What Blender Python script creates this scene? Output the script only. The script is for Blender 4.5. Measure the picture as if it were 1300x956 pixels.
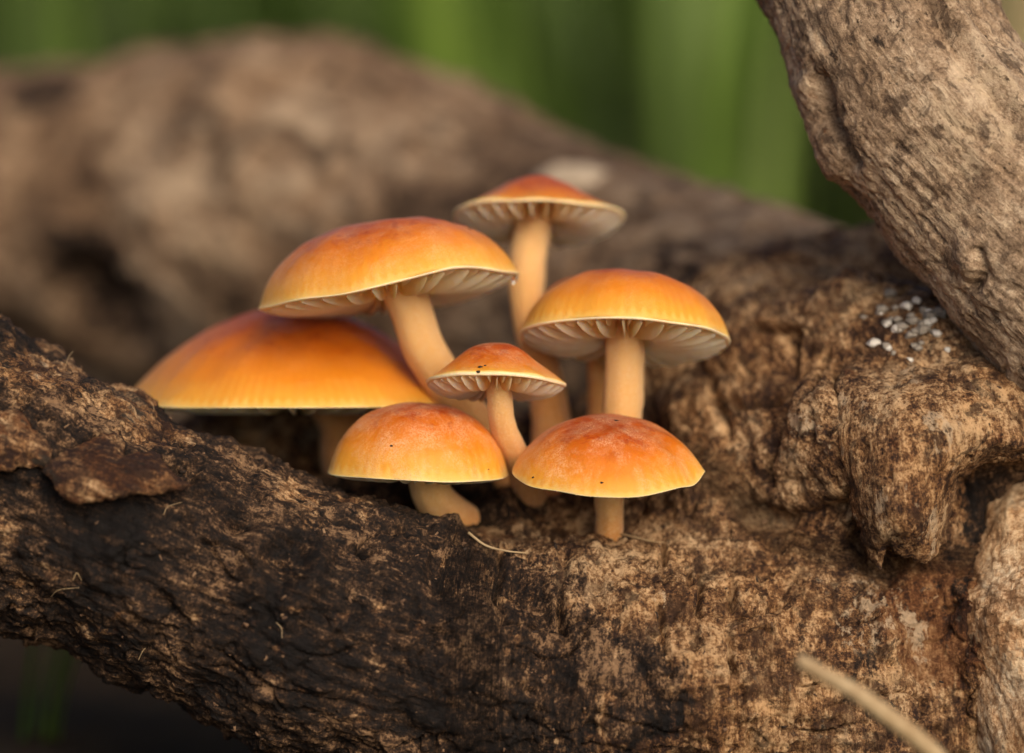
import bpy, math, random
import numpy as np
from mathutils import Vector

random.seed(7)
RNG = np.random.default_rng(7)
S = bpy.context.scene
COL = S.collection
for o in list(bpy.data.objects):
    bpy.data.objects.remove(o, do_unlink=True)

# ------------------------------------------------------------------ camera
CM = 0.01                       # everything below is thought in centimetres
PITCH = math.radians(10)
DIST = 60.0
C0 = np.array([0.0, 0.0, 6.5])  # the point in the middle of the picture
FW = np.array([0.0, math.cos(PITCH), -math.sin(PITCH)])
UP = np.array([0.0, math.sin(PITCH), math.cos(PITCH)])
RX = np.array([1.0, 0.0, 0.0])
CAMPOS = C0 - DIST * FW

cam = bpy.data.cameras.new('camera')
cam_ob = bpy.data.objects.new('camera', cam)
COL.objects.link(cam_ob)
cam_ob.location = Vector(CAMPOS * CM)
cam_ob.rotation_euler = (math.radians(90) - PITCH, 0, 0)
cam.lens = 100
cam.sensor_fit = 'HORIZONTAL'
cam.sensor_width = 100 * 13.0 / DIST
cam.clip_start = 0.02
cam.clip_end = 500
cam.dof.use_dof = True
cam.dof.focus_distance = (DIST - 0.55) * CM
cam.dof.aperture_fstop = 5.0
S.camera = cam_ob

# ------------------------------------------------------------------ light
SUN_EL, SUN_AZ = math.radians(33), math.radians(158)   # azimuth clockwise from +Y
w = bpy.data.worlds.new('World')
S.world = w
w.use_nodes = True
nt = w.node_tree
sky = nt.nodes.new('ShaderNodeTexSky')
sky.sky_type = 'NISHITA'
sky.sun_disc = False
sky.sun_elevation = SUN_EL
sky.sun_rotation = SUN_AZ
sky.air_density = 0.6
sky.dust_density = 4.0
sky.ozone_density = 0.6
nt.links.new(sky.outputs[0], nt.nodes['Background'].inputs[0])
nt.nodes['Background'].inputs[1].default_value = 0.09
sun = bpy.data.lights.new('sun', 'SUN')
sun.energy = 1.5
sun.angle = math.radians(40)
sun.color = (1.0, 0.87, 0.68)
sun_ob = bpy.data.objects.new('sun', sun)
COL.objects.link(sun_ob)
sd = Vector((math.sin(SUN_AZ) * math.cos(SUN_EL), math.cos(SUN_AZ) * math.cos(SUN_EL), math.sin(SUN_EL)))
sun_ob.rotation_euler = sd.to_track_quat('Z', 'Y').to_euler()
sun_ob.location = sd * 3

S.view_settings.view_transform = 'Standard'
S.view_settings.look = 'None'
S.view_settings.gamma = 1
S.view_settings.use_curve_mapping = False
S.view_settings.exposure = 0.65

# ------------------------------------------------------------------ helpers
def at(px, py, wd=0.0):
    """point (cm) seen at pixel px,py, wd cm behind the middle of the cluster"""
    s = (DIST + wd) / DIST
    return C0 + RX * ((px - 650) / 100 * s) + UP * ((478 - py) / 100 * s) + FW * wd

def proj(P):
    d = P - CAMPOS
    wd = d @ FW
    return 650 + (d @ RX) / wd * DIST * 100, 478 - (d @ UP) / wd * DIST * 100, wd - DIST

def camdir(u, v, wd):
    a = RX * u + UP * v + FW * wd
    return a / np.linalg.norm(a)

_r = np.random.default_rng(11)
PERM = _r.permutation(256).astype(np.int32)
PERM = np.concatenate([PERM, PERM])
GR = _r.normal(size=(256, 3)).astype(np.float32)
GR /= np.linalg.norm(GR, axis=1)[:, None]

def noise(p, seed=0.0):
    p = np.asarray(p, np.float32) + np.float32(seed * 17.31)
    i = np.floor(p).astype(np.int32)
    f = p - i
    i &= 255
    u = f * f * f * (f * (f * 6 - 15) + 10)
    out = np.zeros(len(p), np.float32)
    for dx in (0, 1):
        wx = u[:, 0] if dx else 1 - u[:, 0]
        a = PERM[(i[:, 0] + dx) & 255]
        for dy in (0, 1):
            wy = wx * (u[:, 1] if dy else 1 - u[:, 1])
            b = PERM[(a + i[:, 1] + dy) & 255]
            for dz in (0, 1):
                g = GR[PERM[(b + i[:, 2] + dz) & 255]]
                d = (f[:, 0] - dx) * g[:, 0] + (f[:, 1] - dy) * g[:, 1] + (f[:, 2] - dz) * g[:, 2]
                out += wy * (u[:, 2] if dz else 1 - u[:, 2]) * d
    return out * 1.5

def fbm(p, octv=3, seed=0, gain=0.5):
    a, t, q = 1.0, 0, np.asarray(p, np.float32)
    for k in range(octv):
        t = t + a * noise(q, seed + k * 3.7)
        q = q * 2.03
        a *= gain
    return t

def ridged(p, octv=2, seed=0):
    a, t, q = 1.0, 0, np.asarray(p, np.float32)
    for k in range(octv):
        t = t + a * (1 - 2 * np.abs(noise(q, seed + k * 5.1)))
        q = q * 2.1
        a *= 0.5
    return t

def sstep(a, b, x):
    t = np.clip((x - a) / (b - a), 0, 1)
    return t * t * (3 - 2 * t)

def mesh_from(name, V, F, attrs=None, smooth=True):
    """V (n,3) in cm, F (m,4) or (m,3) index array or list of arrays"""
    me = bpy.data.meshes.new(name)
    V = np.asarray(V, np.float32)
    me.vertices.add(len(V))
    me.vertices.foreach_set('co', (V * CM).ravel())
    Fs = F if isinstance(F, list) else [F]
    Fs = [np.asarray(f, np.int32) for f in Fs if len(f)]
    loops = np.concatenate([f.ravel() for f in Fs])
    counts = np.concatenate([np.full(len(f), f.shape[1], np.int32) for f in Fs])
    starts = np.concatenate([[0], np.cumsum(counts)[:-1]]).astype(np.int32)
    me.loops.add(len(loops))
    me.loops.foreach_set('vertex_index', loops)
    me.polygons.add(len(counts))
    me.polygons.foreach_set('loop_start', starts)
    me.polygons.foreach_set('loop_total', counts)
    me.update(calc_edges=True)
    me.validate()
    if attrs:
        for k, v in attrs.items():
            v = np.asarray(v, np.float32)
            if v.ndim == 2:
                a = me.attributes.new(k, 'FLOAT_VECTOR', 'POINT')
                a.data.foreach_set('vector', v.ravel())
            else:
                a = me.attributes.new(k, 'FLOAT', 'POINT')
                a.data.foreach_set('value', v)
    if smooth:
        me.polygons.foreach_set('use_smooth', np.ones(len(counts), bool))
    return me

def add(name, me, mat=None, parent=None, loc=None):
    o = bpy.data.objects.new(name, me)
    COL.objects.link(o)
    if mat is not None:
        me.materials.clear()
        me.materials.append(mat)
    if parent is not None:
        o.parent = parent
    if loc is not None:
        o.location = loc
    return o

def thing(name, label, cat, loc=(0, 0, 0), group=None):
    o = bpy.data.objects.new(name, None)
    o.empty_display_size = 0.005
    COL.objects.link(o)
    o.location = Vector(np.asarray(loc) * CM)
    o['label'] = label
    o['category'] = cat
    if group:
        o['group'] = group
    return o

def catmull(pts, n):
    pts = np.asarray(pts, float)
    P = np.vstack([2 * pts[0] - pts[1], pts, 2 * pts[-1] - pts[-2]])
    out = []
    m = len(pts) - 1
    for t in np.linspace(0, m, n):
        k = min(int(t), m - 1)
        f = t - k
        p0, p1, p2, p3 = P[k:k + 4]
        out.append(0.5 * (2 * p1 + (p2 - p0) * f + (2 * p0 - 5 * p1 + 4 * p2 - p3) * f * f + (3 * p1 - p0 - 3 * p2 + p3) * f ** 3))
    return np.array(out)

def chain(pts):
    """[(px,py,w,r)] -> centres (cm), radii"""
    return [(at(a, b, c), r) for a, b, c, r in pts]

def sdf_chain(P, ch):
    d = np.full(len(P), 1e9, np.float32)
    for (a, ra), (b, rb) in zip(ch[:-1], ch[1:]):
        ab = (b - a).astype(np.float32)
        q = P - a.astype(np.float32)
        t = np.clip(q @ ab / float(ab @ ab), 0, 1)
        dd = np.linalg.norm(q - t[:, None] * ab, axis=1) - (ra + t * (rb - ra))
        d = smin(d, dd, 0.15)
    return d

def smin(a, b, k):
    h = np.maximum(k - np.abs(a - b), 0) / k
    return np.minimum(a, b) - h * h * k * 0.25

def smax(a, b, k):
    return -smin(-a, -b, k)

def surface_nets(fun, lo, hi, h):
    n = np.ceil((np.asarray(hi) - lo) / h).astype(int) + 1
    ax = [lo[k] + h * np.arange(n[k]) for k in range(3)]
    G = np.stack(np.meshgrid(*ax, indexing='ij'), -1).reshape(-1, 3).astype(np.float32)
    # coarse pass first, exact values only near the surface
    q = 5
    ci = [np.minimum(np.round(np.arange(m) / q).astype(int), int(np.ceil((m - 1) / q))) for m in n]
    cn = [int(c.max()) + 1 for c in ci]
    CG = np.stack(np.meshgrid(*[lo[k] + h * q * np.arange(cn[k]) for k in range(3)], indexing='ij'), -1).reshape(-1, 3).astype(np.float32)
    f = fun(CG).reshape(cn)[np.ix_(*ci)].copy().ravel()
    nearm = np.abs(f) < h * q * 1.6
    f[nearm] = fun(G[nearm])
    f = f.reshape(n)
    s = f < 0
    corners = [(i, j, k) for i in (0, 1) for j in (0, 1) for k in (0, 1)]
    sl = lambda A, c: A[c[0]:n[0] - 1 + c[0], c[1]:n[1] - 1 + c[1], c[2]:n[2] - 1 + c[2]]
    cnt = sum(sl(s, c).astype(np.int8) for c in corners)
    act = (cnt > 0) & (cnt < 8)
    I = np.argwhere(act)
    idx = np.full(act.shape, -1, np.int32)
    idx[act] = np.arange(len(I))
    acc = np.zeros((len(I), 3)); w = np.zeros(len(I))
    for a in corners:
        for k in range(3):
            if a[k]:
                continue
            b = list(a); b[k] = 1
            fa = f[I[:, 0] + a[0], I[:, 1] + a[1], I[:, 2] + a[2]]
            fb = f[I[:, 0] + b[0], I[:, 1] + b[1], I[:, 2] + b[2]]
            m = (fa < 0) != (fb < 0)
            t = np.where(m, fa / np.where(m, fa - fb, 1), 0)
            p = np.tile(np.array(a, float), (len(I), 1)); p[:, k] = t
            acc += p * m[:, None]; w += m
    V = np.asarray(lo) + h * (I + acc / w[:, None])
    Q = []
    for k in range(3):
        a, b = [(1, 2), (2, 0), (0, 1)][k]
        hi_ = [slice(None)] * 3; lo_ = [slice(None)] * 3
        lo_[k] = slice(0, -1); hi_[k] = slice(1, None)
        sa, sb = s[tuple(lo_)], s[tuple(hi_)]
        E = np.argwhere(sa != sb)
        E = E[(E[:, a] > 0) & (E[:, b] > 0) & (E[:, a] < n[a] - 1) & (E[:, b] < n[b] - 1)]
        def cell(da, db):
            c = E.copy(); c[:, a] += da; c[:, b] += db
            return idx[c[:, 0], c[:, 1], c[:, 2]]
        q = np.stack([cell(-1, -1), cell(0, -1), cell(0, 0), cell(-1, 0)], 1)
        flip = ~sa[E[:, 0], E[:, 1], E[:, 2]]
        q[flip] = q[flip][:, ::-1]
        Q.append(q)
    Q = np.concatenate(Q)
    Q = Q[(Q >= 0).all(1)]
    return V, Q

def normals_of(V, F):
    a, b, c, d = (V[F[:, k]] for k in range(4))
    fn = np.cross(c - a, d - b)
    N = np.zeros_like(V)
    for k in range(3):
        N[:, k] = sum(np.bincount(F[:, j], fn[:, k], len(V)) for j in range(4))
    return N / (np.linalg.norm(N, axis=1)[:, None] + 1e-12)

def subdivide(V, F, levels):
    """Catmull-Clark on a closed quad mesh; returns vertices, quads and vertex normals"""
    for _ in range(levels):
        n, m = len(V), len(F)
        fc = V[F].mean(1)
        e = np.stack([F, np.roll(F, -1, 1)], -1).reshape(-1, 2)
        a, b = e.min(1).astype(np.int64), e.max(1).astype(np.int64)
        key, inv, cnt = np.unique(a * n + b, return_inverse=True, return_counts=True)
        inv = inv.ravel()
        ea, eb = key // n, key % n
        mid = (V[ea] + V[eb]) * 0.5
        fi = np.repeat(np.arange(m), 4)
        fs = np.stack([np.bincount(inv, fc[fi, k], len(key)) for k in range(3)], 1) / cnt[:, None]
        ep = np.where((cnt == 2)[:, None], (mid + fs) * 0.5, mid)
        val = np.bincount(F.ravel(), minlength=n)
        Fa = np.stack([np.bincount(F.ravel(), fc[fi, k], n) for k in range(3)], 1) / np.maximum(val, 1)[:, None]
        ne = np.bincount(ea, minlength=n) + np.bincount(eb, minlength=n)
        Ra = np.stack([np.bincount(ea, mid[:, k], n) + np.bincount(eb, mid[:, k], n) for k in range(3)], 1) / np.maximum(ne, 1)[:, None]
        nv = np.maximum(ne, 3)[:, None]
        vp = (Fa + 2 * Ra + (nv - 3) * V) / nv
        E = inv.reshape(m, 4) + n + m
        C = (np.arange(m) + n)
        F = np.stack([np.stack([F[:, k], E[:, k], C, E[:, (k + 3) % 4]], 1) for k in range(4)], 1).reshape(-1, 4)
        V = np.vstack([vp, fc, ep])
    return V.astype(np.float32), F.astype(np.int32), normals_of(V, F).astype(np.float32)

def grain_coords(V, ch, n=70):
    """(s along, p1, p2 across) of each vertex relative to a bent axis, smooth along it"""
    pts = catmull([c for c, r in ch], n)
    seg = np.linalg.norm(np.diff(pts, axis=0), axis=1)
    sl = np.concatenate([[0], np.cumsum(seg)])
    T = np.gradient(pts, axis=0); T /= np.linalg.norm(T, axis=1)[:, None]
    best = np.full(len(V), 1e9, np.float32); bi = np.zeros(len(V), np.int32)
    for k in range(n):
        d = ((V - pts[k].astype(np.float32)) ** 2).sum(1)
        m = d < best
        best[m] = d[m]; bi[m] = k
    q = V - pts[bi]
    s = sl[bi] + (q * T[bi]).sum(1)
    e1 = np.cross(T[bi], [0.13, 0.2, 1.0]); e1 /= np.linalg.norm(e1, axis=1)[:, None]
    e2 = np.cross(T[bi], e1)
    return np.stack([s, (q * e1).sum(1), (q * e2).sum(1)], 1).astype(np.float32)

def stroke(px, py, pts, width):
    """distance weight 0..1 to a polyline, all in pixels"""
    best = np.full(len(px), 1e9, np.float32)
    for (x0, y0), (x1, y1) in zip(pts[:-1], pts[1:]):
        dx, dy = x1 - x0, y1 - y0
        t = np.clip(((px - x0) * dx + (py - y0) * dy) / (dx * dx + dy * dy), 0, 1)
        best = np.minimum(best, np.hypot(px - x0 - t * dx, py - y0 - t * dy))
    return np.exp(-(best / width) ** 2)

def blob(V, px, py, wd, r, soft=0.6):
    d = np.linalg.norm(V - at(px, py, wd), axis=1)
    return 1 - sstep(r * (1 - soft), r, d)

# ------------------------------------------------------------------ materials
class Mat:
    def __init__(self, name):
        self.m = bpy.data.materials.new(name)
        self.m.use_nodes = True
        self.t = self.m.node_tree
        self.b = self.t.nodes['Principled BSDF']
    def n(self, kind, **kw):
        x = self.t.nodes.new(kind)
        for k, v in kw.items():
            setattr(x, k, v)
        return x
    def l(self, a, b):
        self.t.links.new(a, b)
    def setin(self, sock, v):
        if hasattr(v, 'is_linked') or hasattr(v, 'links'):
            self.l(v, sock)
        else:
            sock.default_value = v
    def attr(self, name, vec=False):
        x = self.n('ShaderNodeAttribute', attribute_name=name)
        return x.outputs['Vector'] if vec else x.outputs['Fac']
    def obj_cm(self):
        tc = self.n('ShaderNodeTexCoord')
        return self.scale(tc.outputs['Object'], (100, 100, 100))
    def scale(self, v, s, off=(0, 0, 0)):
        x = self.n('ShaderNodeMapping')
        self.l(v, x.inputs[0])
        x.inputs['Scale'].default_value = s
        x.inputs['Location'].default_value = off
        return x.outputs[0]
    def noise(self, v, sc, det=4, rough=0.55, dist=0.0):
        x = self.n('ShaderNodeTexNoise')
        self.l(v, x.inputs['Vector'])
        x.inputs['Scale'].default_value = sc
        x.inputs['Detail'].default_value = det
        x.inputs['Roughness'].default_value = rough
        x.inputs['Distortion'].default_value = dist
        return x.outputs['Fac']
    def voro(self, v, sc, out='Distance'):
        x = self.n('ShaderNodeTexVoronoi')
        self.l(v, x.inputs['Vector'])
        x.inputs['Scale'].default_value = sc
        return x.outputs[out]
    def ramp(self, f, stops):
        x = self.n('ShaderNodeValToRGB')
        self.l(f, x.inputs[0])
        e = x.color_ramp.elements
        while len(e) > 1:
            e.remove(e[-1])
        for k, (p, c) in enumerate(stops):
            q = e[0] if k == 0 else e.new(p)
            q.position = p
            if not hasattr(c, '__len__'):
                c = (c, c, c)
            q.color = (*c, 1)
        return x.outputs[0]
    def mix(self, f, a, b, mode='MIX'):
        x = self.n('ShaderNodeMix', data_type='RGBA', blend_type=mode)
        self.setin(x.inputs[0], f)
        for s, v in ((x.inputs[6], a), (x.inputs[7], b)):
            if isinstance(v, tuple):
                v = (*v, 1) if len(v) == 3 else v
            self.setin(s, v)
        return x.outputs[2]
    def math(self, op, a, b=0.0, clamp=False):
        x = self.n('ShaderNodeMath', operation=op, use_clamp=clamp)
        self.setin(x.inputs[0], a); self.setin(x.inputs[1], b)
        return x.outputs[0]
    def bump(self, h, dist, strength=1.0, normal=None):
        x = self.n('ShaderNodeBump')
        x.inputs['Strength'].default_value = strength
        x.inputs['Distance'].default_value = dist
        self.l(h, x.inputs['Height'])
        if normal is not None:
            self.l(normal, x.inputs['Normal'])
        return x.outputs[0]
    def fin(self, col, rough=0.8, normal=None, spec=0.3, **kw):
        self.setin(self.b.inputs['Base Color'], (*col, 1) if isinstance(col, tuple) else col)
        self.setin(self.b.inputs['Roughness'], rough)
        self.b.inputs['Specular IOR Level'].default_value = spec
        if normal is not None:
            self.l(normal, self.b.inputs['Normal'])
        for k, v in kw.items():
            self.setin(self.b.inputs[k.replace('_', ' ')], v)
        return self.m

def wood(name, dark, mid, tan, pale, fibre=(1.3, 7, 7), pores=True, blotch=1.6, spec=0.18, con=0.92, hk=0.8):
    """decayed wood and bark; grain/black/bleach/rust come with the mesh as attributes"""
    M = Mat(name)
    g = M.attr('grain', True)
    o = M.obj_cm()
    f1 = M.noise(M.scale(g, fibre), 1.0, 6, 0.68)
    f2 = M.noise(M.scale(g, tuple(x * 2.7 for x in fibre), (5, 3, 1)), 1.0, 4, 0.6)
    b1 = M.noise(o, blotch, 5, 0.66)
    b2 = M.noise(o, blotch * 4.5, 5, 0.68)
    fine = M.noise(o, 26, 4, 0.7)
    t = M.math('ADD', M.math('MULTIPLY', f1, 0.34), M.math('MULTIPLY', b1, 0.33))
    t = M.math('ADD', t, M.math('MULTIPLY', b2, 0.33))
    t = M.math('ADD', t, M.math('MULTIPLY', M.math('SUBTRACT', fine, 0.5), 0.38))
    t = M.math('ADD', t, M.math('MULTIPLY', M.math('SUBTRACT', f2, 0.5), 0.25))
    b0 = M.noise(M.scale(o, (1, 1, 1), (2, 5, 8)), blotch * 0.33, 3, 0.6)
    t = M.math('ADD', t, M.math('MULTIPLY', M.math('SUBTRACT', b0, 0.5), 0.36))
    t = M.math('ADD', M.math('MULTIPLY', M.math('SUBTRACT', t, 0.5), con), 0.5)
    c = M.ramp(t, [(0.415, dark), (0.465, mid), (0.515, tan), (0.57, pale), (0.64, tuple(min(1, x * 1.25) for x in pale))])
    # purple-brown wet patches
    p = M.ramp(M.noise(M.scale(o, (1, 1, 1), (7, 2, 4)), blotch * 1.9, 6, 0.7, 0.6), [(0.52, 0.0), (0.60, 1.0)])
    c = M.mix(M.math('MULTIPLY', p, 0.75), c, tuple(x * 0.8 for x in dark))
    q = M.ramp(M.noise(M.scale(o, (1, 1, 1), (3, 6, 9)), blotch * 0.8, 7, 0.72), [(0.55, 0.0), (0.60, 1.0)])
    c = M.mix(M.math('MULTIPLY', q, 0.65 * con), c, M.mix(f1, tuple(x * 0.7 for x in dark), mid))
    hue = M.ramp(M.noise(M.scale(o, (1, 1, 1), (6, 1, 3)), blotch * 0.7, 4, 0.6), [(0.42, 0.0), (0.60, 1.0)])
    c = M.mix(M.math('MULTIPLY', hue, hk), c, M.mix(1.0, c, (1.0, 0.88, 0.74), 'MULTIPLY'))
    if pores:
        v = M.voro(M.scale(g, (5, 8, 8)), 1.5)
        pv = M.ramp(v, [(0.10, 1.0), (0.22, 0.0)])
        keep = M.ramp(M.noise(o, 5, 3), [(0.45, 0.0), (0.58, 1.0)])
        c = M.mix(M.math('MULTIPLY', M.math('MULTIPLY', pv, keep), 0.8), c, tuple(x * 0.35 for x in dark))
    # rust stain, bleach, black decay and hollow shade (painted on the mesh, broken up here)
    nb = M.math('ADD', M.math('MULTIPLY', M.noise(M.scale(o, (1, 1, 1), (1, 9, 3)), 2.6, 6, 0.72), 0.55), M.math('MULTIPLY', M.noise(M.scale(g, (1.3, 5, 5), (4, 4, 2)), 1.0, 5, 0.7), 0.45))
    def brk(a, lo=0.38, hi=0.54):
        z = M.math('ADD', M.attr(a), M.math('MULTIPLY', M.math('SUBTRACT', nb, 0.5), 3.6))
        return M.ramp(z, [(lo, 0.0), (hi, 1.0)])
    c = M.mix(M.math('MULTIPLY', brk('rust'), 0.8), c, M.ramp(t, [(0.42, (0.030, 0.011, 0.005)), (0.50, (0.115, 0.042, 0.014)), (0.57, (0.19, 0.085, 0.032)), (0.66, (0.36, 0.21, 0.10))]))
    c = M.mix(M.math('MULTIPLY', brk('bleach'), 0.7), c, M.mix(f1, (0.36, 0.24, 0.13), (0.60, 0.47, 0.32)))
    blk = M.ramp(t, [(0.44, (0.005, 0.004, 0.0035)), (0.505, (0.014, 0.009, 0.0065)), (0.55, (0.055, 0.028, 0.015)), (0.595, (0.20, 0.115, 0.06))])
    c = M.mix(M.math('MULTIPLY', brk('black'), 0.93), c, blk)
    h = M.math('ADD', M.math('MULTIPLY', f1, 0.8), M.math('ADD', M.math('MULTIPLY', f2, 0.4), M.math('MULTIPLY', fine, 0.35)))
    nrm = M.bump(h, 0.0010, 0.9)
    rg = M.ramp(b2, [(0.3, 0.55), (0.7, 0.95)])
    return M.fin(c, rg, nrm, spec)

M_BARK = wood('bark', (0.026, 0.013, 0.009), (0.100, 0.050, 0.023), (0.225, 0.122, 0.056), (0.43, 0.285, 0.155))
M_TRUNK = wood('trunk_bark', (0.055, 0.032, 0.019), (0.175, 0.105, 0.058), (0.29, 0.182, 0.105), (0.44, 0.315, 0.20), fibre=(0.4, 2, 2), blotch=0.55, con=0.75, hk=0.3)
M_GREY = wood('weathered_wood', (0.070, 0.043, 0.028), (0.205, 0.135, 0.082), (0.335, 0.232, 0.145), (0.50, 0.375, 0.25), fibre=(1.0, 6, 6), con=0.62, hk=0.2)
M_BARE = wood('bare_wood', (0.20, 0.105, 0.05), (0.42, 0.26, 0.14), (0.58, 0.41, 0.25), (0.70, 0.55, 0.37), fibre=(0.9, 4.5, 4.5), con=0.8)

def cap_material():
    M = Mat('cap_skin')
    r = M.attr('rad')
    o = M.obj_cm()
    n1 = M.noise(o, 1.6, 3, 0.5)
    n2 = M.noise(o, 7, 4, 0.6)
    n3 = M.noise(o, 42, 3, 0.75)
    st = M.attr('stria')
    inner = M.ramp(r, [(0.35, 1.0), (0.97, 0.0)])
    x = M.math('ADD', r, M.math('MULTIPLY', inner, M.math('ADD', M.math('MULTIPLY', M.math('SUBTRACT', n1, 0.5), 0.5), M.math('MULTIPLY', M.math('SUBTRACT', n2, 0.5), 0.18))))
    x = M.math('ADD', x, M.math('MULTIPLY', st, 0.022))
    c = M.ramp(x, [(0.0, (0.29, 0.036, 0.001)), (0.40, (0.42, 0.070, 0.002)), (0.66, (0.57, 0.138, 0.003)),
                   (0.84, (0.67, 0.215, 0.008)), (0.95, (0.74, 0.325, 0.030)), (0.984, (0.78, 0.46, 0.10)), (1.0, (0.94, 0.76, 0.48))])
    # moist dark freckles near the crown
    fr = M.math('MULTIPLY', M.ramp(M.noise(M.scale(o, (1, 1, 1), (3, 8, 1)), 5.5, 3, 0.5), [(0.54, 0.0), (0.62, 1.0)]), M.ramp(r, [(0.45, 1.0), (0.75, 0.0)]))
    c = M.mix(M.math('MULTIPLY', fr, 0.7), c, (0.30, 0.035, 0.002))
    # whitish bloom of fine hairs
    bl = M.math('MULTIPLY', M.ramp(M.noise(M.scale(o, (1, 1, 1), (9, 1, 5)), 2.3, 5, 0.7, 0.5), [(0.42, 0.0), (0.64, 1.0)]), M.ramp(n3, [(0.36, 0.0), (0.62, 1.0)]))
    bl = M.math('MULTIPLY', bl, M.attr('frost'))
    c = M.mix(M.math('MULTIPLY', bl, 0.65), c, (0.76, 0.49, 0.28))
    # soil specks
    sp = M.math('MULTIPLY', M.ramp(M.voro(o, 1.9), [(0.030, 1.0), (0.045, 0.0)]), M.ramp(M.noise(o, 2.1, 1), [(0.55, 0.0), (0.56, 1.0)]))
    c = M.mix(sp, c, (0.05, 0.02, 0.01))
    nrm = M.bump(M.math('ADD', M.math('MULTIPLY', n3, 0.5), n2), 0.00018, 0.7)
    M.fin(c, M.ramp(n2, [(0.3, 0.42), (0.7, 0.60)]), nrm, 0.35, Subsurface_Weight=0.25, Subsurface_Scale=0.0016)
    M.b.inputs['Subsurface Radius'].default_value = (1.0, 0.45, 0.10)
    M.b.inputs['Sheen Weight'].default_value = 0.06
    M.b.inputs['Sheen Roughness'].default_value = 0.35
    M.b.inputs['Sheen Tint'].default_value = (1.0, 0.86, 0.72, 1)
    return M.m

def gill_material():
    M = Mat('gill_flesh')
    o = M.obj_cm()
    c = M.ramp(M.noise(o, 9, 3), [(0.3, (0.95, 0.71, 0.36)), (0.7, (0.97, 0.80, 0.47))])
    M.fin(c, 0.6, None, 0.3, Subsurface_Weight=0.7, Subsurface_Scale=0.003)
    M.b.inputs['Subsurface Radius'].default_value = (1.0, 0.55, 0.22)
    tr = M.n('ShaderNodeBsdfTranslucent'); M.l(c, tr.inputs[0])
    mx = M.n('ShaderNodeMixShader'); mx.inputs[0].default_value = 0.3
    M.l(M.b.outputs[0], mx.inputs[1]); M.l(tr.outputs[0], mx.inputs[2])
    M.l(mx.outputs[0], M.t.nodes['Material Output'].inputs[0])
    return M.m

def stem_material():
    M = Mat('stem_flesh')
    o = M.obj_cm()
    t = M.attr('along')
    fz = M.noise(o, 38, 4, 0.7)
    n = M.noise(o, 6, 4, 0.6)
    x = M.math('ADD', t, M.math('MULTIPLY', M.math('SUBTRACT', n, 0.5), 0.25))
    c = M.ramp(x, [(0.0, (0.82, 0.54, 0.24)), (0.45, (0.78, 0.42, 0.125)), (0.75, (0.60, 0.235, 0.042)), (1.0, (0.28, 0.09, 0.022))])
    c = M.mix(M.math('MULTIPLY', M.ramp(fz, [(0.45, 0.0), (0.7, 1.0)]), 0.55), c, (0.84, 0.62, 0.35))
    nrm = M.bump(fz, 0.0003, 0.8)
    M.fin(c, 0.65, nrm, 0.25, Subsurface_Weight=0.2, Subsurface_Scale=0.0015)
    M.b.inputs['Subsurface Radius'].default_value = (1.0, 0.45, 0.15)
    M.b.inputs['Sheen Weight'].default_value = 0.2
    return M.m

M_CAP, M_GILL, M_STEM = cap_material(), gill_material(), stem_material()

def simple(name, a, b, sc=6, rough=0.8, spec=0.3, **kw):
    M = Mat(name)
    c = M.ramp(M.noise(M.obj_cm(), sc, 4, 0.6), [(0.3, a), (0.7, b)])
    return M.fin(c, rough, None, spec, **kw)

M_GRIT = simple('grit', (0.30, 0.27, 0.23), (0.66, 0.62, 0.55), 9)
M_BARE_CHIP = simple('pale_chip', (0.45, 0.33, 0.21), (0.66, 0.52, 0.36), 4)
M_STRAW = simple('straw', (0.28, 0.18, 0.085), (0.46, 0.34, 0.19), 5, 0.6)

def ground_material():
    M = Mat('forest_soil')
    o = M.obj_cm()
    c = M.ramp(M.noise(o, 0.35, 6, 0.65), [(0.3, (0.018, 0.012, 0.007)), (0.55, (0.055, 0.034, 0.018)), (0.75, (0.12, 0.075, 0.04))])
    g = M.ramp(M.noise(o, 0.03, 4, 0.6), [(0.5, 0.0), (0.6, 1.0)])
    c = M.mix(M.math('MULTIPLY', g, 0.5), c, (0.030, 0.048, 0.012))
    return M.fin(c, 0.95, M.bump(M.noise(o, 2.0, 5, 0.65), 0.004, 0.8), 0.15)

def leaf_material(name, a, b, trans=0.35):
    M = Mat(name)
    t = M.attr('tint')
    c = M.ramp(t, [(0.0, a), (1.0, b)])
    M.fin(c, 0.5, None, 0.35)
    M.b.inputs['Transmission Weight'].default_value = 0
    tr = M.n('ShaderNodeBsdfTranslucent')
    M.l(c, tr.inputs[0])
    mx = M.n('ShaderNodeMixShader')
    mx.inputs[0].default_value = trans
    M.l(M.b.outputs[0], mx.inputs[1]); M.l(tr.outputs[0], mx.inputs[2])
    M.l(mx.outputs[0], M.t.nodes['Material Output'].inputs[0])
    return M.m

# ------------------------------------------------------------------ ground
def build_ground():
    a = np.concatenate([-np.geomspace(40, 6000, 26)[::-1], np.linspace(-38, 38, 77), np.geomspace(40, 6000, 26)])
    X, Y = np.meshgrid(a, a, indexing='ij')
    P = np.stack([X.ravel(), Y.ravel(), np.zeros(X.size)], 1)
    near = np.exp(-(np.hypot(P[:, 0], P[:, 1]) / 300) ** 2)
    P[:, 2] = fbm(P * [0.11, 0.11, 1], 3, 2) * 0.55 * near + fbm(P * [0.012, 0.012, 1], 2, 5) * 4.0 * sstep(30, 90, np.hypot(P[:, 0], P[:, 1]))
    n = len(a)
    I = np.arange(n * n).reshape(n, n)
    Q = np.stack([I[:-1, :-1], I[1:, :-1], I[1:, 1:], I[:-1, 1:]], -1).reshape(-1, 4)
    o = add('ground', mesh_from('ground', P, Q), ground_material())
    o['kind'] = 'structure'
build_ground()

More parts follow.
